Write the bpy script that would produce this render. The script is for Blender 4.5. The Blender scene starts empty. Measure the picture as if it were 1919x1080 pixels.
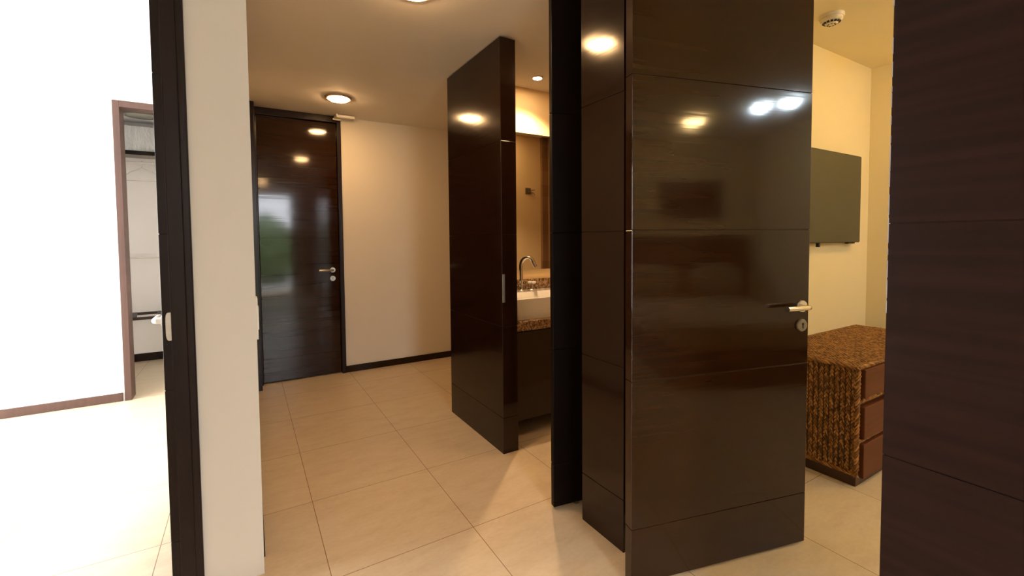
import bpy, bmesh, math, random
from mathutils import Vector, Matrix, noise
random.seed(7)
S = bpy.context.scene
COL = S.collection
H = 1.3034                                  # camera height

# ------------------------------------------------------------------ camera
cam_d = bpy.data.cameras.new('camera')
cam = bpy.data.objects.new('camera', cam_d); COL.objects.link(cam)
rt = Vector((0.8580255, -0.5135302, -0.0088867))
dn = Vector((-0.0286772, -0.0306251, -0.9991195))
fw = Vector((0.5128058, 0.8575249, -0.0410037))
m = Matrix.Identity(4)
for i in range(3):
    m[i][0] = rt[i]; m[i][1] = -dn[i]; m[i][2] = -fw[i]
m[2][3] = H
cam.matrix_world = m
cam_d.sensor_width = 36.0
cam_d.lens = 832.8 / 1919 * 36
cam_d.shift_y = -(540 - 483.04) / 1919
cam_d.clip_start = 0.02
S.camera = cam

# ------------------------------------------------------------------ world, exposure
w = bpy.data.worlds.new('world'); S.world = w; w.use_nodes = True
bg = w.node_tree.nodes['Background']
bg.inputs['Color'].default_value = (0.90, 0.94, 1.0, 1)
bg.inputs['Strength'].default_value = 30.0
S.view_settings.view_transform = 'Standard'
S.view_settings.look = 'None'
S.view_settings.exposure = 0.0
S.view_settings.gamma = 1.0
S.view_settings.use_curve_mapping = False
S.cycles.use_denoising = True
S.cycles.max_bounces = 10
S.cycles.diffuse_bounces = 6
S.cycles.glossy_bounces = 5
S.cycles.sample_clamp_indirect = 8.0
S.cycles.caustics_reflective = False
S.cycles.caustics_refractive = False

LAMP = 165.0          # hall downlight radiance
LAMP_COL = (1.0, 0.585, 0.255)
LAMP_BED = 125.0
LAMP_BATH_ADDED = 420.0

def portal(name, loc, direction, sx, sy):
    """sky portal in a window opening: only guides sampling of the sky, gives off nothing itself"""
    l = bpy.data.lights.new(name, 'AREA'); l.shape = 'RECTANGLE'; l.size = sx; l.size_y = sy
    l.cycles.is_portal = True
    o = bpy.data.objects.new(name, l); COL.objects.link(o)
    o.location = loc
    o.rotation_euler = Vector(direction).to_track_quat('-Z', 'Z').to_euler()
    return o
portal('window_light', (-3.47, 3.45, 1.30), (1, 0, 0), 2.4, 2.3)
portal('window_light', (0.55, -2.66, 1.22), (0, 1, 0), 0.85, 2.36)

# ------------------------------------------------------------------ materials
def mat(name, col, rough=0.5, metal=0.0, spec=0.5, coat=0.0, emis=None, estr=0.0):
    M = bpy.data.materials.new(name); M.use_nodes = True
    b = M.node_tree.nodes['Principled BSDF']
    b.inputs['Base Color'].default_value = (*col, 1)
    b.inputs['Roughness'].default_value = rough
    b.inputs['Metallic'].default_value = metal
    b.inputs['Specular IOR Level'].default_value = spec
    b.inputs['Coat Weight'].default_value = coat
    b.inputs['Coat Roughness'].default_value = 0.05
    if emis:
        b.inputs['Emission Color'].default_value = (*emis, 1)
        b.inputs['Emission Strength'].default_value = estr
    return M

def N(M, t, **kw):
    n = M.node_tree.nodes.new(t)
    for k, v in kw.items(): setattr(n, k, v)
    return n

def ramp(M, fac, stops):
    r = N(M, 'ShaderNodeValToRGB')
    e = r.color_ramp.elements
    e[0].position, e[0].color = stops[0][0], (*stops[0][1], 1)
    e[1].position, e[1].color = stops[-1][0], (*stops[-1][1], 1)
    for p, c in stops[1:-1]:
        x = e.new(p); x.color = (*c, 1)
    M.node_tree.links.new(fac, r.inputs['Fac'])
    return r.outputs['Color']

def noise_node(M, scale, mapping=(1, 1, 1), detail=4, src='Object', rough=0.55):
    L = M.node_tree.links
    tc = N(M, 'ShaderNodeTexCoord'); mp = N(M, 'ShaderNodeMapping')
    mp.inputs['Scale'].default_value = mapping
    L.new(tc.outputs[src], mp.inputs['Vector'])
    nz = N(M, 'ShaderNodeTexNoise'); nz.inputs['Scale'].default_value = scale
    nz.inputs['Detail'].default_value = detail; nz.inputs['Roughness'].default_value = rough
    L.new(mp.outputs['Vector'], nz.inputs['Vector'])
    return nz.outputs['Fac']

def bump(M, fac, strength, dist):
    b = N(M, 'ShaderNodeBump'); b.inputs['Strength'].default_value = strength
    b.inputs['Distance'].default_value = dist
    M.node_tree.links.new(fac, b.inputs['Height'])
    M.node_tree.links.new(b.outputs['Normal'], M.node_tree.nodes['Principled BSDF'].inputs['Normal'])
    return b

def bs(M): return M.node_tree.nodes['Principled BSDF']

def wood(name, c1, c2, r0=0.12, r1=0.26, bmp=0.10, mp=(0.8, 0.8, 22), spec=0.5):
    M = mat(name, c1, r0, spec=spec)
    f = noise_node(M, 2.0, mp, 3, rough=0.4)
    M.node_tree.links.new(ramp(M, f, [(0.3, c1), (0.7, c2)]), bs(M).inputs['Base Color'])
    mr = N(M, 'ShaderNodeMapRange'); mr.inputs['To Min'].default_value = r0; mr.inputs['To Max'].default_value = r1
    f2 = noise_node(M, 3.0, (1, 1, 5), 3)
    M.node_tree.links.new(f2, mr.inputs['Value']); M.node_tree.links.new(mr.outputs['Result'], bs(M).inputs['Roughness'])
    bump(M, f, bmp, 0.004)
    return M

def plaster(name, col, rough=0.75):
    M = mat(name, col, rough, spec=0.25)
    f = noise_node(M, 3.0, (1, 1, 1), 3)
    M.node_tree.links.new(ramp(M, f, [(0.3, tuple(c * 0.985 for c in col)), (0.7, tuple(min(1, c * 1.01) for c in col))]), bs(M).inputs['Base Color'])
    f2 = noise_node(M, 90, (1, 1, 1), 2)
    bump(M, f2, 0.05, 0.002)
    return M

WOOD = wood('dark_lacquered_wood', (0.0115, 0.0040, 0.0018), (0.0160, 0.0058, 0.0025), 0.09, 0.16, 0.04, spec=0.34)
WOOD_DOOR = wood('dark_glossy_wood', (0.0175, 0.0062, 0.0022), (0.0245, 0.0088, 0.0028), 0.06, 0.10, 0.03, spec=0.33)
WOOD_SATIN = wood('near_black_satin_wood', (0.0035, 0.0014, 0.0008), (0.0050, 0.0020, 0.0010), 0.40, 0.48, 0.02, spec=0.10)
WOOD_FRAME = wood('dark_frame_wood', (0.011, 0.0050, 0.0045), (0.015, 0.0068, 0.0060), 0.26, 0.265, 0.0, (9, 9, 0.4), 0.26)
WOOD_NEAR = wood('dark_plum_wood', (0.013, 0.0050, 0.0045), (0.022, 0.0085, 0.0075), 0.16, 0.24, 0.03, spec=0.24)
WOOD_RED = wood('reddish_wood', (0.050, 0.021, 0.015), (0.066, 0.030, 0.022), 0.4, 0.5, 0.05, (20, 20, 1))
WOOD_DRAWER = wood('red_brown_wood', (0.075, 0.021, 0.008), (0.11, 0.031, 0.011), 0.45, 0.55, 0.03, (1, 1, 20), 0.25)
WOOD_PLINTH = wood('plinth_wood', (0.035, 0.012, 0.007), (0.05, 0.018, 0.010), 0.4, 0.5, 0.05)
PL_HALL = plaster('cream_plaster', (0.69, 0.642, 0.57))
PL_CEIL = plaster('ceiling_paint', (0.76, 0.72, 0.66))
PL_BED = plaster('bedroom_plaster', (0.70, 0.60, 0.36))
PL_BEDC = plaster('bedroom_ceiling_paint', (0.86, 0.77, 0.55))
PL_WHITE = plaster('white_plaster', (0.86, 0.86, 0.85))
PL_CLOSET = plaster('closet_plaster', (0.93, 0.895, 0.87))
PL_BATH = plaster('bathroom_plaster', (0.80, 0.61, 0.34))
CHROME = mat('chrome', (0.80, 0.77, 0.72), 0.12, 1.0)
STEEL = mat('brushed_steel', (0.62, 0.58, 0.52), 0.30, 1.0)
STEEL_DK = mat('aged_nickel', (0.30, 0.28, 0.25), 0.42, 1.0)
BLACK = mat('black', (0.006, 0.006, 0.006), 0.5)
WHITE = mat('white_plastic', (0.80, 0.78, 0.73), 0.4)
CREAMP = mat('cream_plastic', (0.70, 0.64, 0.52), 0.4)
CERAMIC = mat('white_ceramic', (0.86, 0.84, 0.80), 0.12, coat=0.4)
MIRROR = mat('mirror_silver', (0.86, 0.86, 0.84), 0.01, 1.0)
for M_ in (CHROME, STEEL, STEEL_DK):
    M_.node_tree.links.new(ramp(M_, noise_node(M_, 30, (1, 1, 12), 2), [(0.3, tuple(bs(M_).inputs['Base Color'].default_value[:3])), (0.8, tuple(c * 0.88 for c in bs(M_).inputs['Base Color'].default_value[:3]))]), bs(M_).inputs['Base Color'])

def emitter(name, col, strength):
    return mat(name, (0.9, 0.9, 0.9), 0.5, emis=col, estr=strength)
EM_HALL = emitter('hall_lamp_glow', LAMP_COL, LAMP)
EM_BED = emitter('bedroom_lamp_glow', (1.0, 0.66, 0.27), LAMP_BED)
EM_COOL = emitter('cool_lamp_glow', (0.72, 0.88, 1.0), 210.0)
EM_VAN = emitter('vanity_lamp_glow', (1.0, 0.66, 0.36), 260.0)
EM_BATH_ADDED = emitter('added_bath_spot_glow', (1.0, 0.62, 0.28), LAMP_BATH_ADDED)

def glass_pane(name):
    M = bpy.data.materials.new(name); M.use_nodes = True
    nt = M.node_tree; nt.nodes.clear()
    o = N(M, 'ShaderNodeOutputMaterial'); mx = N(M, 'ShaderNodeMixShader')
    t = N(M, 'ShaderNodeBsdfTransparent'); g = N(M, 'ShaderNodeBsdfGlossy'); g.inputs['Roughness'].default_value = 0.02
    mx.inputs['Fac'].default_value = 0.07
    nt.links.new(t.outputs[0], mx.inputs[1]); nt.links.new(g.outputs[0], mx.inputs[2]); nt.links.new(mx.outputs[0], o.inputs['Surface'])
    return M
GLASS = glass_pane('window_glass')

def floor_mat():
    M = mat('beige_stone_tile', (0.5, 0.4, 0.3), 0.32, spec=0.45)
    L = M.node_tree.links
    tc = N(M, 'ShaderNodeTexCoord')
    mp = N(M, 'ShaderNodeMapping'); mp.inputs['Location'].default_value = (-0.8483, -1.7822, 0)
    L.new(tc.outputs['Object'], mp.inputs['Vector'])
    br = N(M, 'ShaderNodeTexBrick'); br.offset = 0.0; br.squash = 1.0
    br.inputs['Scale'].default_value = 1.0; br.inputs['Brick Width'].default_value = 0.6; br.inputs['Row Height'].default_value = 0.6
    br.inputs['Mortar Size'].default_value = 0.0018; br.inputs['Mortar Smooth'].default_value = 0.3; br.inputs['Bias'].default_value = 0
    br.inputs['Color1'].default_value = (0.44, 0.44, 0.44, 1); br.inputs['Color2'].default_value = (0.56, 0.56, 0.56, 1)
    L.new(mp.outputs['Vector'], br.inputs['Vector'])
    f = noise_node(M, 5.0, (1.0, 2.6, 1), 7, rough=0.65)
    base = ramp(M, f, [(0.30, (0.56, 0.445, 0.305)), (0.5, (0.615, 0.50, 0.35)), (0.72, (0.65, 0.54, 0.39))])
    fine = ramp(M, noise_node(M, 38, (1, 1.6, 1), 4), [(0.3, (0.95, 0.95, 0.95)), (0.7, (1.03, 1.03, 1.03))])
    m1 = N(M, 'ShaderNodeMixRGB', blend_type='MULTIPLY'); m1.inputs['Fac'].default_value = 1
    L.new(base, m1.inputs['Color1']); L.new(fine, m1.inputs['Color2'])
    tv = ramp(M, br.outputs['Color'], [(0.40, (0.96, 0.95, 0.95)), (0.60, (1.02, 1.02, 1.0))])
    m2 = N(M, 'ShaderNodeMixRGB', blend_type='MULTIPLY'); m2.inputs['Fac'].default_value = 1
    L.new(m1.outputs['Color'], m2.inputs['Color1']); L.new(tv, m2.inputs['Color2'])
    m3 = N(M, 'ShaderNodeMixRGB'); L.new(br.outputs['Fac'], m3.inputs['Fac'])
    L.new(m2.outputs['Color'], m3.inputs['Color1']); m3.inputs['Color2'].default_value = (0.20, 0.12, 0.06, 1)
    L.new(m3.outputs['Color'], bs(M).inputs['Base Color'])
    bump(M, br.outputs['Fac'], -0.25, 0.002)
    return M
FLOOR = floor_mat()

def granite():
    M = mat('brown_granite', (0.3, 0.2, 0.1), 0.18)
    v = N(M, 'ShaderNodeTexVoronoi'); v.inputs['Scale'].default_value = 95
    tc = N(M, 'ShaderNodeTexCoord'); M.node_tree.links.new(tc.outputs['Object'], v.inputs['Vector'])
    c = ramp(M, v.outputs['Color'], [(0.15, (0.05, 0.022, 0.01)), (0.45, (0.22, 0.11, 0.045)), (0.8, (0.42, 0.27, 0.14))])
    M.node_tree.links.new(c, bs(M).inputs['Base Color'])
    return M
GRANITE = granite()

def brown_tile():
    M = mat('brown_shower_tile', (0.2, 0.1, 0.05), 0.3)
    br = N(M, 'ShaderNodeTexBrick'); br.offset = 0
    br.inputs['Scale'].default_value = 1; br.inputs['Brick Width'].default_value = 5; br.inputs['Row Height'].default_value = 0.15
    br.inputs['Mortar Size'].default_value = 0.003
    br.inputs['Color1'].default_value = (0.20, 0.11, 0.05, 1); br.inputs['Color2'].default_value = (0.26, 0.15, 0.07, 1); br.inputs['Mortar'].default_value = (0.27, 0.16, 0.08, 1)
    tc = N(M, 'ShaderNodeTexCoord'); mp = N(M, 'ShaderNodeMapping'); mp.inputs['Rotation'].default_value = (math.pi / 2, 0, 0)
    M.node_tree.links.new(tc.outputs['Object'], mp.inputs['Vector']); M.node_tree.links.new(mp.outputs['Vector'], br.inputs['Vector'])
    M.node_tree.links.new(br.outputs['Color'], bs(M).inputs['Base Color'])
    return M
TILE_BR = brown_tile()

def wicker_mat(name, dk, md, lt):
    M = mat(name, md, 0.5, spec=0.4)
    f = noise_node(M, 16, (1, 1, 1), 5)
    L = M.node_tree.links
    g = N(M, 'ShaderNodeNewGeometry')
    mx = N(M, 'ShaderNodeMath', operation='MULTIPLY_ADD'); mx.inputs[1].default_value = 0.55; 
    L.new(g.outputs['Random Per Island'], mx.inputs[0])
    m2 = N(M, 'ShaderNodeMath', operation='MULTIPLY'); m2.inputs[1].default_value = 0.5
    L.new(f, m2.inputs[0]); L.new(m2.outputs[0], mx.inputs[2])
    L.new(ramp(M, mx.outputs[0], [(0.12, dk), (0.45, md), (0.82, lt)]), bs(M).inputs['Base Color'])
    bump(M, noise_node(M, 160, (1, 1, 1), 3), 0.4, 0.002)
    return M
WICKER = wicker_mat('woven_water_hyacinth', (0.035, 0.013, 0.003), (0.18, 0.075, 0.015), (0.44, 0.22, 0.06))
WICK_IN = mat('wicker_core', (0.10, 0.042, 0.010), 0.8)

def tv_mat():
    M = mat('tv_screen', (0.058, 0.056, 0.034), 0.38, spec=0.35)
    M.node_tree.links.new(ramp(M, noise_node(M, 2, (1, 1, 1), 2), [(0, (0.055, 0.053, 0.032)), (1, (0.062, 0.059, 0.037))]), bs(M).inputs['Base Color'])
    return M
TVM = tv_mat()
LEAF_M = mat('foliage_green', (0.08, 0.16, 0.05), 0.6)
LEAF_M.node_tree.links.new(ramp(LEAF_M, noise_node(LEAF_M, 9), [(0.3, (0.03, 0.07, 0.02)), (0.7, (0.16, 0.26, 0.10))]), bs(LEAF_M).inputs['Base Color'])
PAVE = mat('terrace_paving', (0.45, 0.44, 0.42), 0.7)
PLASTIC_WRAP = mat('clear_wrapped_linen', (0.74, 0.75, 0.75), 0.25, coat=0.6)
bump(PLASTIC_WRAP, noise_node(PLASTIC_WRAP, 7, (3, 1, 1), 5), 0.9, 0.03)
LINEN = mat('bed_linen', (0.42, 0.33, 0.2), 0.8)
HEADB = mat('headboard_fabric', (0.03, 0.02, 0.012), 0.7)
ART = mat('picture_canvas', (0.10, 0.07, 0.05), 0.6)
LAMPGLASS = mat('unlit_lamp_glass', (0.36, 0.38, 0.33), 0.15, spec=0.6)
LAMPRING = mat('lamp_ring_metal', (0.35, 0.24, 0.15), 0.4, 0.6)

# ------------------------------------------------------------------ mesh helpers
def add_box(bm, x0, x1, y0, y1, z0, z1, bev=0.0, seg=2, rot=None):
    b2 = bmesh.new()
    bmesh.ops.create_cube(b2, size=1)
    for v in b2.verts:
        v.co = Vector(((x0 + x1) / 2 + v.co.x * (x1 - x0), (y0 + y1) / 2 + v.co.y * (y1 - y0), (z0 + z1) / 2 + v.co.z * (z1 - z0)))
    if bev > 0:
        bmesh.ops.bevel(b2, geom=b2.edges[:], offset=bev, segments=seg, profile=0.5, affect='EDGES')
    if rot: bmesh.ops.transform(b2, matrix=rot, verts=b2.verts)
    merge(bm, b2)

def merge(bm, b2):
    tmp = bpy.data.meshes.new('tmp'); b2.to_mesh(tmp); b2.free(); bm.from_mesh(tmp); bpy.data.meshes.remove(tmp)

def add_lathe(bm, prof, seg=32, mtx=None, cap=True):
    """prof: list of (r, z) revolved about Z"""
    b2 = bmesh.new(); rings = []
    for r, z in prof:
        if r < 1e-6: rings.append([b2.verts.new((0, 0, z))])
        else: rings.append([b2.verts.new((r * math.cos(2 * math.pi * i / seg), r * math.sin(2 * math.pi * i / seg), z)) for i in range(seg)])
    for a, b in zip(rings, rings[1:]):
        for i in range(seg):
            j = (i + 1) % seg
            f = [a[i % len(a)], a[j % len(a)], b[j % len(b)], b[i % len(b)]]
            u = []
            for v in f:
                if v not in u: u.append(v)
            if len(u) > 2:
                try: b2.faces.new(u)
                except ValueError: pass
    if cap:
        for r_ in (rings[0], rings[-1]):
            if len(r_) > 2:
                try: b2.faces.new(r_)
                except ValueError: pass
    bmesh.ops.recalc_face_normals(b2, faces=b2.faces[:])
    if mtx: bmesh.ops.transform(b2, matrix=mtx, verts=b2.verts)
    merge(bm, b2)

def add_tube(bm, pts, r, seg=12, closed_ends=True):
    pts = [Vector(p) for p in pts]; rings = []
    rs = r if isinstance(r, (list, tuple)) else [r] * len(pts)
    up = None
    for i, p in enumerate(pts):
        d = (pts[min(i + 1, len(pts) - 1)] - pts[max(i - 1, 0)]).normalized()
        if up is None:
            up = d.orthogonal().normalized()
        else:
            up = (up - d * up.dot(d)).normalized()
        s = d.cross(up)
        rings.append([bm.verts.new(p + (up * math.cos(a) + s * math.sin(a)) * rs[i]) for a in [2 * math.pi * k / seg for k in range(seg)]])
    for a, b in zip(rings, rings[1:]):
        for k in range(seg):
            bm.faces.new((a[k], a[(k + 1) % seg], b[(k + 1) % seg], b[k]))
    if closed_ends:
        bm.faces.new(rings[0][::-1]); bm.faces.new(rings[-1])

def obj(name, bm, material, parent=None, smooth=False):
    bmesh.ops.recalc_face_normals(bm, faces=bm.faces[:])
    me = bpy.data.meshes.new(name); bm.to_mesh(me); bm.free()
    me.materials.append(material)
    if smooth:
        for p in me.polygons: p.use_smooth = True
        try: me.set_sharp_from_angle(angle=math.radians(40))
        except Exception: pass
    o = bpy.data.objects.new(name, me); COL.objects.link(o)
    if parent is not None:
        o.parent = parent
        if parent.type == 'EMPTY' or parent.location.length > 0 or parent.parent is not None:
            pass
    return o

def tag(o, label, cat, group=None, kind=None):
    o['label'] = label; o['category'] = cat
    if group: o['group'] = group
    if kind: o['kind'] = kind
    return o

def thing(name, label, cat, loc=(0, 0, 0), rz=0, group=None, kind=None):
    o = bpy.data.objects.new(name, None); COL.objects.link(o)
    o.empty_display_size = 0.1
    o.location = loc; o.rotation_euler = (0, 0, rz)
    return tag(o, label, cat, group, kind)

def struct(name, boxes, material, label=None, cat=None, bev=0.0, smooth=False):
    bm = bmesh.new()
    for b in boxes: add_box(bm, *b, bev=bev)
    o = obj(name, bm, material); o['kind'] = 'structure'
    if label: o['label'] = label; o['category'] = cat
    return o

GR = (0.222, 0.777, 1.333, 1.889)     # heights of the horizontal grooves on every panel
def grooved(bm, x0, x1, y0, y1, z0, z1, bev=0.0014, gap=0.0018, inset=0.003):
    zs = [z0] + [g for g in GR if z0 < g < z1] + [z1]
    for a, b in zip(zs, zs[1:]):
        add_box(bm, x0, x1, y0, y1, a + (gap / 2 if a != z0 else 0), b - (gap / 2 if b != z1 else 0), bev=bev)
    ix = min(inset, (x1 - x0) / 4); iy = min(inset, (y1 - y0) / 4)
    add_box(bm, x0 + ix, x1 - ix, y0 + iy, y1 - iy, z0 + 0.01, z1 - 0.01)

# ------------------------------------------------------------------ the room shell
CZ = 2.50
BCZ = 2.585
struct('floor', [(-4.4, 5.2, -4.2, 6.6, -0.12, 0.0)], FLOOR, 'beige stone tiled floor running through hall and rooms', 'floor')
struct('ceiling', [(-1.45, 1.405, -2.75, 1.96, CZ, CZ + 0.3), (0.0, 3.70, 1.96, 4.75, CZ, CZ + 0.3), (1.405, 3.7, 1.575, 1.96, CZ, CZ + 0.3)], PL_CEIL,
       'hall ceiling with recessed lamps', 'ceiling')
struct('ceiling_bedroom', [(1.405, 4.30, -3.15, 1.575, BCZ, BCZ + 0.25)], PL_BEDC, 'cream yellow bedroom ceiling with smoke detector', 'ceiling')
struct('ceiling_left', [(-3.6, 0.0, 1.96, 4.92, 2.71, 2.9)], PL_WHITE, 'white ceiling of the bright left room', 'ceiling')
struct('ceiling_closet', [(-2.0, 0.4, 4.90, 6.40, 2.60, 2.75)], PL_WHITE, 'white closet ceiling with round lamp', 'ceiling')

# hall side wall (its plastered end faces the camera) between bright room and hall
struct('wall_left', [(-0.167, 0.026, 1.96, 4.76, 0, 2.75)], PL_HALL, 'narrow plastered wall end beside the dark door frame', 'wall')
# far wall of the hall, with an opening for the far door
struct('wall_back', [(0.026, 0.070, 4.585, 4.76, 0, CZ), (0.815, 3.70, 4.585, 4.76, 0, CZ), (0.070, 0.815, 4.585, 4.76, 2.475, CZ), (0.0, 0.9, 4.70, 4.76, 0, CZ)], PL_HALL,
       'cream wall right of the far door', 'wall')
struct('wall_hall_right', [(3.60, 3.70, 1.60, 4.585, 0, CZ)], PL_HALL, 'right end wall of the far corridor', 'wall')
# bright room
struct('wall_bright', [(-3.6, -0.89, 4.76, 4.90, 0, 2.75), (-0.89, 0.0, 4.76, 4.90, 2.455, 2.75), (-0.02, 0.4, 4.76, 4.90, 0, 2.455)], PL_WHITE,
       'white far wall of the bright room with the closet doorway', 'wall')
struct('wall_far_left', [(-3.6, -3.4, 1.96, 2.25, 0, 2.75), (-3.6, -3.4, 4.65, 4.90, 0, 2.75), (-3.6, -3.4, 2.25, 4.65, 2.45, 2.75), (-3.6, -3.4, 2.25, 4.65, 0, 0.15)], PL_WHITE,
       'white window wall of the bright room', 'wall')
struct('wall_near_left', [(-3.6, -1.20, 1.96, 2.08, 0, 2.75), (-1.45, -1.30, -2.75, 1.96, 0, CZ), (-1.30, 0.0, 1.96, 1.99, CZ - 0.02, 2.75)], PL_HALL,
       'plastered wall on the left of the vestibule', 'wall')
# vestibule behind the camera
struct('wall_front', [(-1.45, 0.12, -2.75, -2.60, 0, CZ), (0.98, 1.405, -2.75, -2.60, 0, CZ), (0.12, 0.98, -2.75, -2.60, 2.42, CZ)], PL_HALL,
       'plastered wall around the glazed garden door', 'wall')
# closet
struct('wall_closet', [(-2.0, 0.4, 6.26, 6.40, 0, 2.6), (-2.0, -1.9, 4.90, 6.26, 0, 2.6), (0.2, 0.4, 4.90, 6.26, 0, 2.6)], PL_CLOSET, 'off white closet walls', 'wall')
# bathroom
struct('wall_bathroom_back', [(1.41, 3.60, 3.00, 3.085, 0, CZ)], PL_BATH, 'bathroom wall behind the mirror and vanity', 'wall')
struct('wall_bathroom_right', [(3.10, 3.20, 1.61, 3.0, 0, CZ)], TILE_BR, 'brown tiled bathroom wall', 'wall')
struct('wall_bathroom_front', [(1.41, 3.10, 1.585, 1.612, 0, CZ)], PL_BATH, 'golden bathroom wall seen in the mirror', 'wall')
# bedroom
bm = bmesh.new()
add_box(bm, 1.405, 4.15, 1.550, 1.585, 0, BCZ)
o = obj('wall_bedroom_back', bm, PL_BED); o['kind'] = 'structure'
struct('wall_bedroom_right', [(4.15, 4.30, -3.15, 1.60, 0, BCZ)], PL_BED, 'yellow cream bedroom wall at the right corner', 'wall')
struct('wall_bedroom_front', [(1.405, 4.15, -3.15, -3.0, 0, BCZ)], PL_BED, 'bedroom wall behind the bed', 'wall')
struct('wall_bedroom_left', [(1.360, 1.405, -2.60, 0.447, 0, BCZ), (1.360, 1.405, 1.304, 1.548, 0, BCZ), (1.360, 1.405, 0.447, 1.304, CZ - 0.015, BCZ)], PL_BED,
       'bedroom side of the panelled hall wall', 'wall')

# dark wood cladding: three grooved pieces of the same wall plane
def clad(name, label, x0, x1, y0, y1, m_):
    bm = bmesh.new(); grooved(bm, x0, x1, y0, y1, 0.0, 2.490)
    o = obj(name, bm, m_); o['kind'] = 'structure'; o['label'] = label; o['category'] = 'wall panel'
    return o
part = clad('wall_partition', 'freestanding dark wood panelled partition with a metal strike plate', 1.305, 1.410, 2.300, 3.093, WOOD)
clad('wall_middle', 'narrow dark wood wall panel between the open bathroom and bedroom doors', 1.305, 1.360, 1.304, 1.567, WOOD)
clad('wall_right', 'dark plum brown wall panel filling the right edge of the photo', 1.305, 1.360, -2.60, 0.447, WOOD_NEAR)

# worn edge of the near panel: pale chips in the lacquer
bm = bmesh.new(); z = 1.12
while z < 1.95:
    l = random.uniform(0.01, 0.07)
    if 1.12 < z < 1.78 or random.random() < 0.25: add_box(bm, 1.3044, 1.3062 + random.uniform(0, 0.001), 0.4455, 0.4474, z, z + l)
    z += l + random.uniform(0.001, 0.03 if 1.2 < z < 1.7 else 0.09)
o = obj('worn_edge', bm, mat('bare_primer', (0.34, 0.32, 0.33), 0.5), bpy.data.objects['wall_right']); o['label'] = 'pale chipped lacquer along the edge'
# strike plate on the partition's end
bm = bmesh.new(); add_box(bm, 1.3065, 1.3235, 2.2965, 2.3012, 0.925, 1.095, bev=0.0018); add_box(bm, 1.3105, 1.3195, 2.2955, 2.30, 0.985, 1.035)
o = obj('strike_plate', bm, STEEL_DK, part); o['label'] = 'dull metal strike plate'

# baseboards
struct('baseboard_back', [(0.817, 3.60, 4.573, 4.585, 0, 0.066)], WOOD, 'thin dark baseboard along the cream far wall', 'baseboard', bev=0.003)
struct('baseboard_left', [(0.026, 0.032, 2.06, 4.41, 0, 0.066)], WOOD, 'dark baseboard on the hidden hall side wall', 'baseboard', bev=0.003)
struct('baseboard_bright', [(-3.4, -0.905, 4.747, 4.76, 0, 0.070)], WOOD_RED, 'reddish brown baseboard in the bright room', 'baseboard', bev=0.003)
struct('baseboard_closet', [(-1.9, 0.2, 6.245, 6.26, 0, 0.085)], WOOD_FRAME, 'dark baseboard inside the closet', 'baseboard', bev=0.003)

# ------------------------------------------------------------------ trims and frames
struct('trim_1', [(-0.235, -0.187, 1.952, 2.10, 0, 2.49), (-0.190, -0.166, 1.946, 2.10, 0, 2.49)], WOOD_FRAME, 'tall dark wood frame at the wall end by the bright room', 'door frame', bev=0.004)
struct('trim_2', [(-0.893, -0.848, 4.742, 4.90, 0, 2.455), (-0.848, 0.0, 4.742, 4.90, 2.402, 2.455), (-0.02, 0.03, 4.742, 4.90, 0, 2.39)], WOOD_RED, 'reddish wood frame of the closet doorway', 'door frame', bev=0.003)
struct('trim_3', [(0.026, 0.090, 4.41, 4.60, 0, 2.498), (0.072, 0.103, 4.565, 4.68, 0, 2.498), (0.103, 0.779, 4.565, 4.68, 2.437, 2.498), (0.779, 0.817, 4.565, 4.68, 0, 2.498)], WOOD_FRAME,
       'dark frame around the far hall door', 'door frame', bev=0.003)

# ------------------------------------------------------------------ doors
def rose(bm, r, t, mtx): add_lathe(bm, [(0, 0), (r, 0), (r, t * 0.6), (r * 0.9, t), (0, t)], 32, mtx)

def lever_parts(parent, at, out, along, z_lever, z_lock, metal, lockm):
    """at: (x,y) on the door face; out: outward unit vector; along: the lever's direction"""
    out = Vector(out).normalized(); along = Vector(along).normalized()
    base = Vector((at[0], at[1], z_lever))
    q = out.to_track_quat('Z', 'Y').to_matrix().to_4x4()
    bm = bmesh.new(); rose(bm, 0.026, 0.009, Matrix.Translation(base) @ q)
    h = obj('handle', bm, metal, parent, True)
    bm = bmesh.new()
    pts = [base + out * 0.006, base + out * 0.030, base + out * 0.042 + along * 0.006, base + out * 0.048 + along * 0.020, base + out * 0.048 + along * 0.125]
    add_tube(bm, pts, [0.0095, 0.0095, 0.0100, 0.0100, 0.0100], 16)
    obj('lever', bm, metal, h, True)
    lb = Vector((at[0], at[1], z_lock))
    bm = bmesh.new(); rose(bm, 0.026, 0.010, Matrix.Translation(lb) @ q)
    lk = obj('lock_rose', bm, lockm, parent, True)
    bm = bmesh.new()
    side = Vector((0, 0, 1)).cross(out)
    mt = Matrix.Translation(lb + out * 0.0104) @ Matrix((( side.x, out.x, 0, 0), (side.y, out.y, 0, 0), (0, 0, 1, 0), (0, 0, 0, 1)))
    add_box(bm, -0.0022, 0.0022, -0.0008, 0.0008, -0.012, 0.004, rot=mt)
    add_lathe(bm, [(0, 0), (0.0048, 0), (0.0048, 0.0015), (0, 0.0015)], 16, Matrix.Translation(lb + out * 0.0098 + Vector((0, 0, 0.006))) @ q)
    obj('keyhole', bm, BLACK, lk)

# far door
bm = bmesh.new(); grooved(bm, 0.106, 0.776, 4.600, 4.642, 0.012, 2.434)
d1 = obj('door_1', bm, WOOD_DOOR); tag(d1, 'closed dark glossy door at the far end of the hall', 'door', kind='structure')
lever_parts(d1, (0.716, 4.600), (0, -1, 0), (-1, 0, 0), 1.022, 0.940, STEEL, STEEL)

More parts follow.
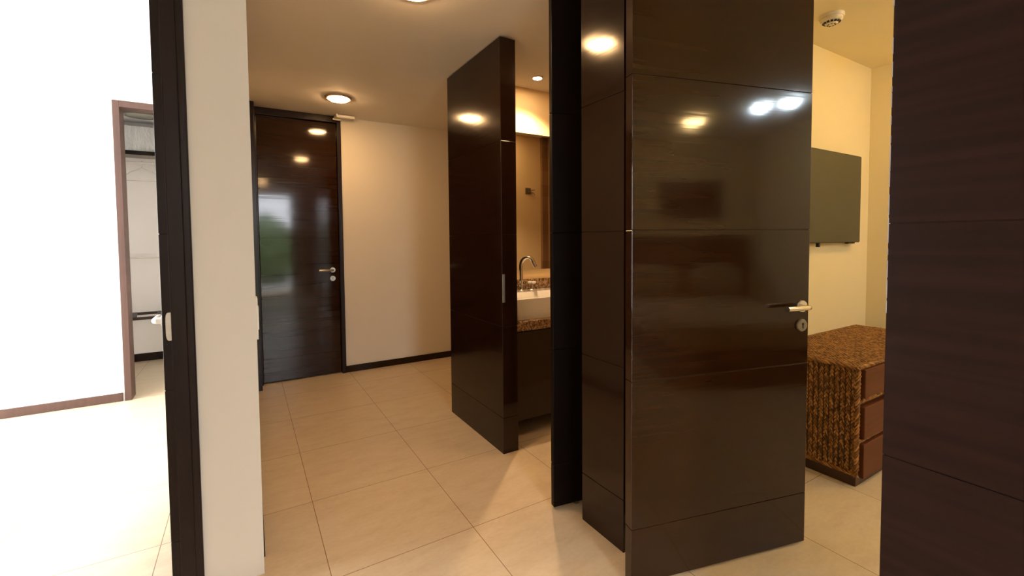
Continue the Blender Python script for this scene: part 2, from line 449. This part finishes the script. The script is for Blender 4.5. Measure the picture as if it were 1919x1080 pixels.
# big open pivot door to the bedroom (local x along the leaf, y = thickness away from camera)
A = Vector((1.194, 1.152, 0)); B = Vector((2.003, 0.947, 0)); ang = math.atan2(B.y - A.y, B.x - A.x); LEN = (B - A).length
d2 = thing('door_2', 'large dark glossy door standing open at the bedroom, lever handle at its right edge', 'door', (A.x, A.y, 0), ang, kind='structure')
bm = bmesh.new(); grooved(bm, 0, LEN, 0, 0.045, 0.010, 2.475)
obj('leaf', bm, WOOD_DOOR, d2)
lever_parts(d2, (LEN - 0.040, 0.0), (0, -1, 0), (-1, 0, 0), 1.017, 0.938, CHROME, STEEL_DK)
lever_parts(d2, (LEN - 0.040, 0.045), (0, 1, 0), (-1, 0, 0), 1.017, 0.938, CHROME, STEEL_DK)
bm = bmesh.new(); add_lathe(bm, [(0, 0), (0.014, 0), (0.014, 0.012), (0, 0.012)], 20, Matrix.Translation((0.13, 0.0225, -0.001)))
obj('floor_pivot', bm, STEEL_DK, d2, True)

# bathroom pivot door, seen nearly edge on
d3 = thing('door_3', 'black looking open bathroom door seen edge on in front of the lit bathroom', 'door', (1.2395, 1.722, 0), math.radians(-9.0), kind='structure')
bm = bmesh.new(); grooved(bm, 0, 0.60, -0.030, 0, 0.012, 2.475, bev=0.003)
obj('leaf', bm, WOOD_SATIN, d3)
bm = bmesh.new(); add_lathe(bm, [(0, 0), (0.014, 0), (0.014, 0.012), (0, 0.012)], 20, Matrix.Translation((0.13, -0.015, 0.0)))
obj('floor_pivot', bm, STEEL_DK, d3, True)

# open door of the bright room, lock edge towards the camera
d4 = thing('door_4', 'dark door leaf of the bright room, lock edge facing the camera', 'door', (-0.262, 1.968, 0), 0, kind='structure')
bm = bmesh.new(); grooved(bm, 0, 0.030, 0, 0.80, 0.010, 2.45, bev=0.002)
obj('leaf', bm, WOOD_FRAME, d4)
# rounded face plate on the edge
bm = bmesh.new()
mt = Matrix.Translation((0.0225, -0.0015, 1.005))
b2 = bmesh.new(); bmesh.ops.create_circle(b2, cap_ends=True, radius=1, segments=32)
for v in b2.verts:
    a = math.atan2(v.co.y, v.co.x); ex = 4.0
    c, s = math.cos(a), math.sin(a); rr = (abs(c) ** ex + abs(s) ** ex) ** (-1 / ex)
    v.co = Vector((c * rr * 0.0125, 0, s * rr * 0.050))
r_ = bmesh.ops.extrude_face_region(b2, geom=b2.faces[:]); bmesh.ops.translate(b2, verts=[v for v in r_['geom'] if isinstance(v, bmesh.types.BMVert)], vec=(0, 0.002, 0))
bmesh.ops.transform(b2, matrix=mt, verts=b2.verts); merge(bm, b2)
obj('lock_plate', bm, STEEL, d4)
bm = bmesh.new()
q = Vector((-1, 0, 0)).to_track_quat('Z', 'Y').to_matrix().to_4x4()
rose(bm, 0.020, 0.008, Matrix.Translation((0, 0.05, 1.022)) @ q)
add_tube(bm, [(0, 0.05, 1.022), (-0.020, 0.05, 1.022), (-0.026, 0.058, 1.022), (-0.026, 0.14, 1.022)], 0.0115, 16)
o = obj('handle', bm, WHITE, d4, True); o['label'] = 'pale rounded lever handle'

# ------------------------------------------------------------------ windows (off camera, where the daylight comes from)
def window(name, label, x0, x1, y0, y1, z0, z1, axis, mull):
    t = thing(name, label, 'window', kind='structure')
    bm = bmesh.new(); f = 0.055
    if axis == 'x':
        add_box(bm, x0, x1, y0, y0 + f, z0, z1, bev=0.004); add_box(bm, x0, x1, y1 - f, y1, z0, z1, bev=0.004)
        add_box(bm, x0, x1, y0 + f, y1 - f, z0, z0 + f, bev=0.004); add_box(bm, x0, x1, y0 + f, y1 - f, z1 - f, z1, bev=0.004)
        for k in range(1, mull):
            c = y0 + (y1 - y0) * k / mull; add_box(bm, x0, x1, c - f / 2, c + f / 2, z0 + f, z1 - f, bev=0.004)
    else:
        add_box(bm, x0, x0 + f, y0, y1, z0, z1, bev=0.004); add_box(bm, x1 - f, x1, y0, y1, z0, z1, bev=0.004)
        add_box(bm, x0 + f, x1 - f, y0, y1, z0, z0 + f, bev=0.004); add_box(bm, x0 + f, x1 - f, y0, y1, z1 - f, z1, bev=0.004)
    obj('window_frame', bm, WOOD_FRAME, t)
    bm = bmesh.new()
    if axis == 'x': add_box(bm, (x0 + x1) / 2 - .003, (x0 + x1) / 2 + .003, y0 + .02, y1 - .02, z0 + .02, z1 - .02)
    else: add_box(bm, x0 + .02, x1 - .02, (y0 + y1) / 2 - .003, (y0 + y1) / 2 + .003, z0 + .02, z1 - .02)
    obj('pane', bm, GLASS, t)
    return t
window('window_1', 'wide window of the bright room', -3.54, -3.48, 2.25, 4.65, 0.15, 2.45, 'x', 2)
window('window_2', 'glazed garden door reflected in the far door', 0.12, 0.98, -2.70, -2.64, 0.0, 2.42, 'y', 1)

# garden beyond the glazed door
tag(struct('floor_terrace', [(-3.0, 4.5, -9.0, -4.2, -0.12, -0.02)], PAVE), 'paved terrace outside', 'terrace')
def shrub(x, y, z, r, lab):
    bm = bmesh.new(); bmesh.ops.create_icosphere(bm, subdivisions=4, radius=r)
    for v in bm.verts:
        n = noise.fractal(v.co * 3.1 + Vector((x, y, 0)), 0.6, 2.1, 4)
        v.co = v.co * (1 + 0.28 * n)
        v.co.z *= 1.15
        v.co += Vector((x, y, z))
    o = obj('garden_shrub', bm, LEAF_M, None, True); tag(o, lab, 'shrub', 'shrubs in the garden')
shrub(0.4, -7.0, 1.0, 0.95, 'rounded green shrub outside, left of the glazed door')
shrub(2.9, -7.4, 1.1, 1.10, 'taller green shrub outside, right of the glazed door')

# ------------------------------------------------------------------ lamps
def downlight(name, label, x, y, z, r_out, r_in, em, group=None, ringm=LAMPRING, drop=0.014, dome=0.021):
    t = thing(name, label, 'ceiling lamp', (x, y, z), 0, group)
    bm = bmesh.new()
    add_lathe(bm, [(r_out, 0), (r_out, -0.004), (r_out - 0.006, -drop), (r_in + 0.004, -drop), (r_in, -drop + 0.006), (r_in, 0)], 48, None, False)
    obj('lamp_ring', bm, ringm, t, True)
    bm = bmesh.new()
    add_lathe(bm, [(0, -0.001), (r_in, -0.001), (r_in, -drop), (r_in * 0.85, -drop - dome * 0.5), (r_in * 0.5, -drop - dome * 0.85), (0, -drop - dome)], 48, None, False)
    obj('diffuser', bm, em, t, True)
    return t
G_ = 'round hall ceiling lamps'
downlight('ceiling_lamp', 'lit round recessed ceiling lamp near the far door', 0.698, 3.965, CZ, 0.106, 0.084, EM_HALL, G_)
downlight('ceiling_lamp', 'lit round recessed ceiling lamp cut by the top edge of the photo', 0.722, 2.085, CZ, 0.106, 0.084, EM_HALL, G_)
downlight('ceiling_lamp', 'lit round ceiling lamp behind the camera in the vestibule', 0.30, -1.0, CZ, 0.106, 0.084, EM_HALL, G_)
downlight('ceiling_spot', 'small bright white ceiling spot above the bathroom vanity', 1.885, 2.763, CZ, 0.040, 0.030, EM_VAN, None, STEEL, 0.010, -0.003)
sp_d = bpy.data.lights.new('vanity_spot_beam', 'SPOT'); sp_d.energy = 85; sp_d.color = (1.0, 0.66, 0.36); sp_d.spot_size = math.radians(118); sp_d.spot_blend = 0.5; sp_d.shadow_soft_size = 0.028
sp = bpy.data.objects.new('vanity_spot_beam', sp_d); COL.objects.link(sp); sp.location = (1.885, 2.763, CZ - 0.035)
downlight('ceiling_spot', 'added unseen ceiling spot brightening the bathroom wall mirrored above the vanity', 2.40, 1.88, CZ, 0.040, 0.030, EM_BATH_ADDED, None, STEEL, 0.010, -0.003)  # added light source, out of view, brightens the wall the mirror shows
downlight('ceiling_spot', 'added unseen ceiling spot brightening the floor inside the bathroom entrance', 1.72, 1.95, CZ, 0.040, 0.030, EM_BATH_ADDED, None, STEEL, 0.010, -0.003)  # added light source, out of view, sends light onto the bathroom floor
downlight('bedroom_lamp', 'warm round bedroom ceiling lamp mirrored in the big door', 2.88, -2.05, BCZ, 0.13, 0.11, EM_BED, None, dome=0.07)
downlight('bedroom_lamp', 'cool white bedroom ceiling lamp mirrored at the upper right of the big door', 3.30, -1.52, BCZ, 0.10, 0.075, EM_COOL, None, dome=0.06)
downlight('bedroom_lamp', 'cool white bedroom ceiling lamp mirrored beside its twin', 3.48, -1.36, BCZ, 0.10, 0.075, EM_COOL, None, dome=0.06)
downlight('bedroom_lamp', 'added warm ceiling lamp brightening the bedroom, unseen behind the right wall panel', 3.55, 0.45, BCZ, 0.13, 0.11, EM_BED, None, dome=0.07)  # added fill for the bedroom walls, kept out of sight and out of reflections
t = thing('closet_lamp', 'round unlit glass ceiling lamp inside the closet', 'ceiling lamp', (-0.885, 5.85, 2.60))
bm = bmesh.new(); add_lathe(bm, [(0.145, 0), (0.145, -0.010), (0.135, -0.016), (0.120, -0.012), (0.120, 0)], 48, None, False); obj('lamp_ring', bm, STEEL_DK, t, True)
bm = bmesh.new(); add_lathe(bm, [(0, -0.004), (0.12, -0.004), (0.115, -0.012), (0.06, -0.016), (0, -0.017)], 48, None, False); obj('glass_disc', bm, LAMPGLASS, t, True)

# ------------------------------------------------------------------ small fixtures
# white bracketed box at the top corner of the far door
t = thing('wall_sensor', 'small white bracketed box on the ceiling above the far door frame', 'sensor', (0.815, 4.52, 2.49), math.radians(0))
bm = bmesh.new(); add_box(bm, -0.055, 0.115, -0.055, 0.0, -0.022, 0.004, bev=0.004); obj('body', bm, WHITE, t)
bm = bmesh.new(); add_box(bm, -0.062, -0.050, -0.11, 0.02, -0.03, -0.004, bev=0.002); add_box(bm, -0.075, -0.005, -0.006, 0.012, -0.038, -0.024, bev=0.002); obj('bracket', bm, CREAMP, t)

# switch plate on the hall side of the wall end, seen from the side
t = thing('light_switch', 'white switch plate seen edge on at the right side of the plastered wall end', 'switch', (0.026, 2.01, 1.005))
bm = bmesh.new(); add_box(bm, 0, 0.006, -0.042, 0.042, -0.080, 0.080, bev=0.002); obj('plate', bm, WHITE, t)
bm = bmesh.new(); add_box(bm, 0.005, 0.009, -0.025, 0.025, -0.045, 0.045, bev=0.002); obj('rocker', bm, WHITE, t)

# smoke detector
t = thing('smoke_detector', 'round cream smoke detector on the bedroom ceiling', 'smoke detector', (2.95, 1.30, BCZ))
bm = bmesh.new(); add_lathe(bm, [(0.062, 0), (0.062, -0.012), (0.058, -0.018), (0.050, -0.018), (0.048, -0.016), (0, -0.016)], 48); obj('base', bm, CREAMP, t, True)
bm = bmesh.new(); add_lathe(bm, [(0.055, -0.018), (0.055, -0.028), (0.046, -0.040), (0.030, -0.048), (0.028, -0.054), (0, -0.056)], 48); hd = obj('sensor_head', bm, CREAMP, t, True)
bm = bmesh.new()
for k in range(14):
    a = 2 * math.pi * k / 14
    mt = Matrix.Rotation(a, 4, 'Z') @ Matrix.Translation((0.0395, 0, -0.0445)) @ Matrix.Rotation(math.radians(-30), 4, 'Y')
    add_box(bm, -0.0065, 0.0065, -0.0062, 0.0062, -0.0012, 0.0012, rot=mt)
    if k % 2 == 0:
        mt = Matrix.Rotation(a, 4, 'Z') @ Matrix.Translation((0.019, 0, -0.0555))
        add_box(bm, -0.003, 0.003, -0.0045, 0.0045, -0.001, 0.001, rot=mt)
obj('vent_slots', bm, BLACK, hd)

# ------------------------------------------------------------------ television
t = thing('television', 'flat dark green grey television on the yellow bedroom wall', 'television', (3.31, 1.492, 1.572))
bm = bmesh.new(); add_box(bm, -0.56, 0.56, 0, 0.035, -0.312, 0.312, bev=0.005); obj('casing', bm, BLACK, t)
bm = bmesh.new(); add_box(bm, -0.555, 0.555, -0.002, 0.003, -0.307, 0.307, bev=0.0008); obj('screen', bm, TVM, t)
bm = bmesh.new(); add_box(bm, -0.035, -0.012, 0.0, 0.02, -0.338, -0.309, bev=0.003); obj('sensor_tab', bm, BLACK, t)
bm = bmesh.new(); add_box(bm, 0.40, 0.50, 0.006, 0.03, -0.321, -0.310, bev=0.002); obj('speaker_strip', bm, BLACK, t)
bm = bmesh.new(); add_box(bm, -0.2, 0.2, 0.034, 0.057, -0.15, 0.15, bev=0.003); obj('wall_bracket', bm, BLACK, t)

# ------------------------------------------------------------------ woven chest of drawers
CX, CY = 2.678, 1.022
CW, CD, CH = 1.28, 0.515, 0.628
t = thing('chest_of_drawers', 'woven wicker chest with three red brown drawers below the television', 'chest of drawers', (CX, CY, 0))
def bead(bm, c, u, v, n, lu, lv, ln, tw):
    """one plait lozenge: centre c, along u, across v, out n, twisted by tw"""
    uu = u * math.cos(tw) + v * math.sin(tw); vv = v * math.cos(tw) - u * math.sin(tw)
    ring = []
    for k in range(6):
        a = 2 * math.pi * k / 6
        ring.append((math.cos(a), math.sin(a)))
    lay = []
    for s, h in ((-1.0, 0.25), (-0.55, 0.8), (0.0, 1.0), (0.55, 0.8), (1.0, 0.25)):
        lay.append([bm.verts.new(c + uu * (s * lu) + vv * (x * lv * h) + n * (y * ln * h)) for x, y in ring])
    for a, b in zip(lay, lay[1:]):
        for k in range(6): bm.faces.new((a[k], a[(k + 1) % 6], b[(k + 1) % 6], b[k]))
    bm.faces.new(lay[0][::-1]); bm.faces.new(lay[-1])
def weave(bm, o_, u, v, n, nu, nv, pu, pv, skip=None):
    """plaited columns: u = column direction, v = across"""
    o_ = Vector(o_); u = Vector(u); v = Vector(v); n = Vector(n)
    for j in range(nv):
        for i in range(nu):
            c = o_ + u * (i + 0.5) * pu + v * (j + 0.5) * pv
            if skip and skip(c): continue
            for s in (-1, 1):
                cc = c + v * (s * pv * 0.165) + u * (0.5 * pu * (s > 0)) + Vector([random.uniform(-.0008, .0008) for _ in range(3)])
                bead(bm, cc, u, v, n, pu * 0.56, pv * 0.255, 0.0062, s * -0.42)
bm = bmesh.new(); add_box(bm, 0.005, CW - 0.005, 0.022, CD, 0.055, CH - 0.004)
core = obj('body', bm, WICK_IN, t)
# side (faces -x), top, front rails
bm = bmesh.new(); P = 0.0255
weave(bm, (0.002, 0.008, 0.062), (0, 0, 1), (0, 1, 0), (-1, 0, 0), 28, 20, 0.0198, P)
obj('woven_side', bm, WICKER, core, True)
bm = bmesh.new()
weave(bm, (0.004, 0.004, CH), (0, 1, 0), (1, 0, 0), (0, 0, 1), 25, 50, 0.0203, P)
obj('woven_top', bm, WICKER, core, True)
bm = bmesh.new()
zr = [(0.036, 0.218), (0.244, 0.414), (0.462, 0.612)]
for z0 in (0.222, 0.432, 0.618):
    weave(bm, (0.012, 0.010, z0 - (0.004 if z0 < 0.6 else 0.010)), (1, 0, 0), (0, 0, 1), (0, -1, 0), 62, 1, 0.0198, 0.024)
weave(bm, (0.000, 0.010, 0.062), (0, 0, 1), (1, 0, 0), (0, -1, 0), 28, 2, 0.0198, 0.022)
weave(bm, (CW - 0.044, 0.010, 0.062), (0, 0, 1), (1, 0, 0), (0, -1, 0), 28, 2, 0.0198, 0.022)
obj('woven_front', bm, WICKER, core, True)
# plaited rope rim round the top
bm = bmesh.new()
def rope(p0, p1, n):
    p0 = Vector(p0); p1 = Vector(p1); L_ = (p1 - p0).length; k = int(L_ / 0.017); u = (p1 - p0).normalized(); v = u.cross(n)
    for i in range(k):
        bead(bm, p0 + u * (i + 0.5) * L_ / k, u, v, n, 0.020, 0.007, 0.010, 0.6 * (1 if i % 2 else 0.75))
rope((0, 0.0, 0.066), (0, CD, 0.066), Vector((-1, 0, 0)))
rope((0, 0.0, CH - 0.003), (0, CD, CH - 0.003), Vector((-0.7, 0, 0.7)))
rope((0, 0.004, CH - 0.003), (CW, 0.004, CH - 0.003), Vector((0, -0.7, 0.7)))
rope((CW, 0, CH - 0.003), (CW, CD, CH - 0.003), Vector((0.7, 0, 0.7)))
rope((0, CD, CH - 0.003), (CW, CD, CH - 0.003), Vector((0, 0.7, 0.7)))
rope((0.0, 0.004, 0.06), (0.0, 0.004, CH), Vector((-0.7, -0.7, 0)))
obj('rope_rim', bm, WICKER, core, True)
for z0, z1 in zr:
    bm = bmesh.new(); add_box(bm, 0.048, CW - 0.048, -0.012, 0.03, z0, z1, bev=0.004)
    dr = obj('drawer', bm, WOOD_DRAWER, t)
    bm = bmesh.new(); add_box(bm, CW / 2 - 0.05, CW / 2 + 0.05, -0.022, -0.010, (z0 + z1) / 2 - 0.008, (z0 + z1) / 2 + 0.008, bev=0.003)
    obj('pull', bm, WOOD_PLINTH, dr)
bm = bmesh.new(); add_box(bm, 0.004, CW - 0.004, 0.006, CD - 0.004, 0.0, 0.062, bev=0.003)
obj('plinth', bm, WOOD_PLINTH, t)

# ------------------------------------------------------------------ bathroom
t = thing('bathroom_vanity', 'dark wall hung vanity cabinet below the granite worktop', 'vanity', (1.42, 2.45, 0))
bm = bmesh.new(); add_box(bm, 0, 1.60, 0.012, 0.545, 0.105, 0.700, bev=0.002); obj('cabinet', bm, WOOD, t)
for k, (a, b) in enumerate(((0.004, 0.398), (0.402, 0.798), (0.802, 1.198), (1.202, 1.596))):
    bm = bmesh.new(); add_box(bm, a, b, -0.006, 0.012, 0.110, 0.695, bev=0.002); dd = obj('cabinet_door', bm, WOOD, t)
    bm = bmesh.new(); hx = b - 0.03 if k % 2 == 0 else a + 0.03
    add_tube(bm, [(hx, -0.004, 0.36), (hx, -0.024, 0.36), (hx, -0.024, 0.48), (hx, -0.004, 0.48)], 0.004, 8); obj('pull', bm, STEEL_DK, dd, True)
bm = bmesh.new(); add_box(bm, 1.42, 3.08, 2.438, 2.998, 0.702, 0.766, bev=0.004)
tag(obj('granite_countertop', bm, GRANITE), 'brown granite worktop lying on the dark vanity cabinet', 'countertop')
bm = bmesh.new(); add_box(bm, 1.42, 3.08, 2.978, 2.998, 0.766, 0.985, bev=0.002)
tag(obj('granite_backsplash', bm, GRANITE), 'low brown granite backsplash strip behind the white sink', 'backsplash')

# vessel sink
t = thing('vessel_sink', 'white rectangular vessel sink on the granite vanity top', 'sink', (1.50, 2.475, 0.766))
bm = bmesh.new()
SX, SY, SZ = 0.86, 0.47, 0.142
def rr(x0, x1, y0, y1, r, z, n=6):
    out = []
    for cx, cy, a0 in ((x1 - r, y1 - r, 0), (x0 + r, y1 - r, 90), (x0 + r, y0 + r, 180), (x1 - r, y0 + r, 270)):
        for k in range(n + 1):
            a = math.radians(a0 + 90 * k / n); out.append(Vector((cx + r * math.cos(a), cy + r * math.sin(a), z)))
    return out
loops = [rr(0.02, SX - 0.02, 0.015, SY - 0.01, 0.02, 0.0), rr(0.0, SX, 0.0, SY, 0.022, SZ - 0.012), rr(0.0, SX, 0.0, SY, 0.022, SZ - 0.003), rr(0.004, SX - 0.004, 0.004, SY - 0.004, 0.02, SZ),
         rr(0.022, SX - 0.022, 0.022, SY - 0.14, 0.03, SZ), rr(0.028, SX - 0.028, 0.028, SY - 0.146, 0.03, SZ - 0.006), rr(0.05, SX - 0.05, 0.045, SY - 0.165, 0.04, 0.035), rr(0.12, SX - 0.12, 0.10, SY - 0.21, 0.04, 0.022)]
vl = [[bm.verts.new(p) for p in lp] for lp in loops]
for a, b in zip(vl, vl[1:]):
    for k in range(len(a)): bm.faces.new((a[k], a[(k + 1) % len(a)], b[(k + 1) % len(a)], b[k]))
bm.faces.new(vl[0][::-1]); bm.faces.new(vl[-1])
obj('basin', bm, CERAMIC, t, True)
bm = bmesh.new(); add_lathe(bm, [(0, 0), (0.022, 0), (0.022, 0.003), (0.015, 0.004), (0, 0.003)], 24, Matrix.Translation((SX / 2, 0.17, 0.0225))); obj('drain', bm, CHROME, t, True)

# tap set
t = thing('basin_tap', 'chrome gooseneck tap with cross handles on the white sink', 'tap', (1.792, 2.865, 0.908))
bm = bmesh.new(); add_lathe(bm, [(0.024, 0), (0.024, 0.008), (0.017, 0.014), (0.015, 0.05), (0.012, 0.055)], 24); obj('tap_base', bm, CHROME, t, True)
bm = bmesh.new()
pts = [(0, 0, 0.04), (0, 0, 0.195)]
for k in range(1, 13):
    a = math.pi * k / 12 * 0.90
    pts.append((0.040 * (1 - math.cos(a)), -0.03 * (1 - math.cos(a)), 0.195 + 0.062 * math.sin(a)))
pts.append((pts[-1][0] + 0.012, pts[-1][1] - 0.008, pts[-1][2] - 0.030))
add_tube(bm, pts, 0.0145, 16); obj('spout', bm, CHROME, t, True)
for hx in (-0.085, 0.095):
    bm = bmesh.new(); add_lathe(bm, [(0.021, 0), (0.021, 0.006), (0.015, 0.012), (0.013, 0.040), (0.009, 0.046), (0.009, 0.056)], 24, Matrix.Translation((hx, 0, 0))); h = obj('handle', bm, CHROME, t, True)
    bm = bmesh.new(); add_tube(bm, [(hx - 0.036, 0, 0.062), (hx + 0.036, 0, 0.062)], 0.0085, 12); add_tube(bm, [(hx, -0.036, 0.062), (hx, 0.036, 0.062)], 0.0085, 12)
    obj('cross_bar', bm, WHITE, h, True)
# mirror
t = thing('bathroom_mirror', 'frameless wall mirror above the vanity showing the golden wall opposite', 'mirror', (1.42, 2.994, 1.059))
bm = bmesh.new(); add_box(bm, 0, 1.62, 0, 0.005, 0, 1.085, bev=0.001); obj('mirror_glass', bm, MIRROR, t)
# robe hook and tiled pilaster seen in the mirror
t = thing('robe_hook', 'small dark square robe hook mirrored in the bathroom mirror', 'hook', (2.84, 1.613, 1.865))
bm = bmesh.new(); add_box(bm, -0.035, 0.035, 0, 0.010, -0.035, 0.035, bev=0.002); obj('hook_plate', bm, STEEL_DK, t)
bm = bmesh.new(); add_tube(bm, [(0.0, 0.008, 0.0), (0.0, 0.03, -0.01), (0.06, 0.04, -0.03), (0.065, 0.045, -0.05)], 0.005, 8); add_tube(bm, [(0, 0.02, 0.0), (0.07, 0.04, 0.015)], 0.004, 8); obj('hook_arm', bm, STEEL_DK, t, True)
struct('trim_4', [(3.02, 3.10, 1.612, 1.65, 0, CZ)], TILE_BR, 'brown tiled strip mirrored at the right edge of the bathroom mirror', 'tiling')

# ------------------------------------------------------------------ closet contents
t = thing('closet_shelf', 'dark edged high closet shelf carrying wrapped linen', 'shelf', (-1.9, 6.0, 2.22))
bm = bmesh.new(); add_box(bm, 0, 2.1, 0.012, 0.26, 0.0, 0.036); obj('board', bm, mat('shelf_board', (0.30, 0.27, 0.24), 0.6), t)
bm = bmesh.new(); add_box(bm, 0, 2.1, 0.0, 0.014, -0.002, 0.040, bev=0.002); obj('front_edge', bm, WOOD_FRAME, t)
bm = bmesh.new(); b2 = bmesh.new(); bmesh.ops.create_cube(b2, size=1); bmesh.ops.subdivide_edges(b2, edges=b2.edges[:], cuts=14, use_grid_fill=True)
for v in b2.verts:
    q_ = v.co.copy(); n = noise.fractal(Vector((q_.x * 9, q_.y * 4, q_.z * 3)), 0.8, 2.0, 4)
    v.co = Vector((q_.x * 0.62, q_.y * 0.20, q_.z * 0.255)) * (1 + 0.04 * n) + Vector((0, 0, 0.004 * n))
bmesh.ops.translate(b2, verts=b2.verts, vec=(-0.88, 6.135, 2.262 + 0.132)); merge(bm, b2)
tag(obj('linen_bundle', bm, PLASTIC_WRAP, None, True), 'white linen bundle wrapped in clear plastic on the closet shelf', 'linen bundle')
bm = bmesh.new(); add_tube(bm, [(-1.9, 6.15, 2.160), (0.2, 6.15, 2.160)], 0.010, 12)
tag(obj('clothes_rail', bm, WHITE, None, True), 'white clothes rail just under the closet shelf', 'rail')
bm = bmesh.new(); add_tube(bm, [(-1.9, 6.20, 1.142), (0.2, 6.20, 1.142)], 0.010, 12)
tag(obj('clothes_rail', bm, WHITE, None, True), 'thin pale rail crossing the closet at mid height', 'rail')
t = thing('clothes_hanger', 'pale thin clothes hanger hanging from the upper closet rail', 'hanger', (-0.93, 6.15, 2.16))
HM = mat('pale_hanger', (0.62, 0.59, 0.54), 0.4)
bm = bmesh.new()
add_tube(bm, [(-0.012, 0, -0.004), (-0.010, 0, 0.010), (0, 0, 0.0145), (0.011, 0, 0.010), (0.012, 0, -0.008), (0.0, 0, -0.030), (0, 0, -0.055)], 0.002, 8); obj('hook', bm, CHROME, t, True)
bm = bmesh.new(); add_tube(bm, [(0, 0, -0.055), (-0.10, 0, -0.105), (-0.19, 0, -0.185), (-0.185, 0, -0.195), (0.185, 0, -0.195), (0.19, 0, -0.185), (0.10, 0, -0.105), (0, 0, -0.055)], 0.004, 8); obj('shoulder_bar', bm, HM, t, True)
# luggage rack
LR = mat('dark_rack_wood', (0.03, 0.018, 0.012), 0.4)
t = thing('luggage_rack', 'dark folding luggage rack standing in the closet', 'luggage rack', (-0.98, 5.95, 0))
for y in (0.20, -0.20):
    bm = bmesh.new(); add_box(bm, -0.42, 0.42, y - 0.014, y + 0.014, 0.525, 0.553, bev=0.004); obj('top_bar', bm, LR, t)
for x in (-0.40, 0.40):
    for s in (-1, 1):
        bm = bmesh.new(); add_tube(bm, [(x + s * 0.008, s * 0.20, 0.53), (x + s * 0.008, -s * 0.20, 0.014)], 0.013, 8); obj('leg', bm, LR, t, True)
for x in (-0.24, -0.02, 0.20):
    bm = bmesh.new(); k = 0.045
    vs = [(-k + x - 0.03, 0.20), (k * 0.2 + x - 0.03, 0.20), (x + 0.03 + k * 0.2, -0.20), (x + 0.03 - k, -0.20)]
    a = [bm.verts.new((p[0], p[1], 0.556)) for p in vs]; b = [bm.verts.new((p[0], p[1], 0.553)) for p in vs]
    bm.faces.new(a); bm.faces.new(b[::-1])
    for i in range(4): bm.faces.new((a[i], b[i], b[(i + 1) % 4], a[(i + 1) % 4]))
    obj('strap', bm, BLACK, t)

# ------------------------------------------------------------------ bedroom part mirrored in the big door
t = thing('bed', 'bed with dark headboard mirrored in the big glossy door', 'bed', (3.1, -2.0, 0))
bm = bmesh.new(); add_box(bm, -0.85, 0.85, -0.98, 1.0, 0.0, 0.30, bev=0.01); obj('bed_base', bm, HEADB, t)
bm = bmesh.new(); add_box(bm, -0.82, 0.82, -0.93, 0.98, 0.30, 0.55, bev=0.06, seg=4); obj('mattress', bm, LINEN, t, True)
bm = bmesh.new(); add_box(bm, -0.95, 0.95, -0.995, -0.94, 0.0, 1.32, bev=0.01); obj('headboard', bm, HEADB, t)
for x in (-0.42, 0.42):
    bm = bmesh.new(); bmesh.ops.create_uvsphere(bm, u_segments=24, v_segments=12, radius=1)
    for v in bm.verts:
        c = v.co; p = 0.55
        v.co = Vector((math.copysign(abs(c.x) ** p, c.x) * 0.34 + x, math.copysign(abs(c.y) ** 0.8, c.y) * 0.10 - 0.80, math.copysign(abs(c.z) ** p, c.z) * 0.20 + 0.76))
    obj('pillow', bm, LINEN, t, True)
t = thing('wall_picture', 'framed dark picture above the bed mirrored in the big door', 'picture', (3.28, -2.999, 1.80))
bm = bmesh.new(); add_box(bm, -0.42, 0.42, 0, 0.025, -0.25, 0.25, bev=0.003); obj('frame', bm, mat('picture_frame', (0.10, 0.08, 0.05), 0.5), t)
bm = bmesh.new(); add_box(bm, -0.30, 0.30, 0.024, 0.028, -0.15, 0.15); obj('canvas', bm, HEADB, t)
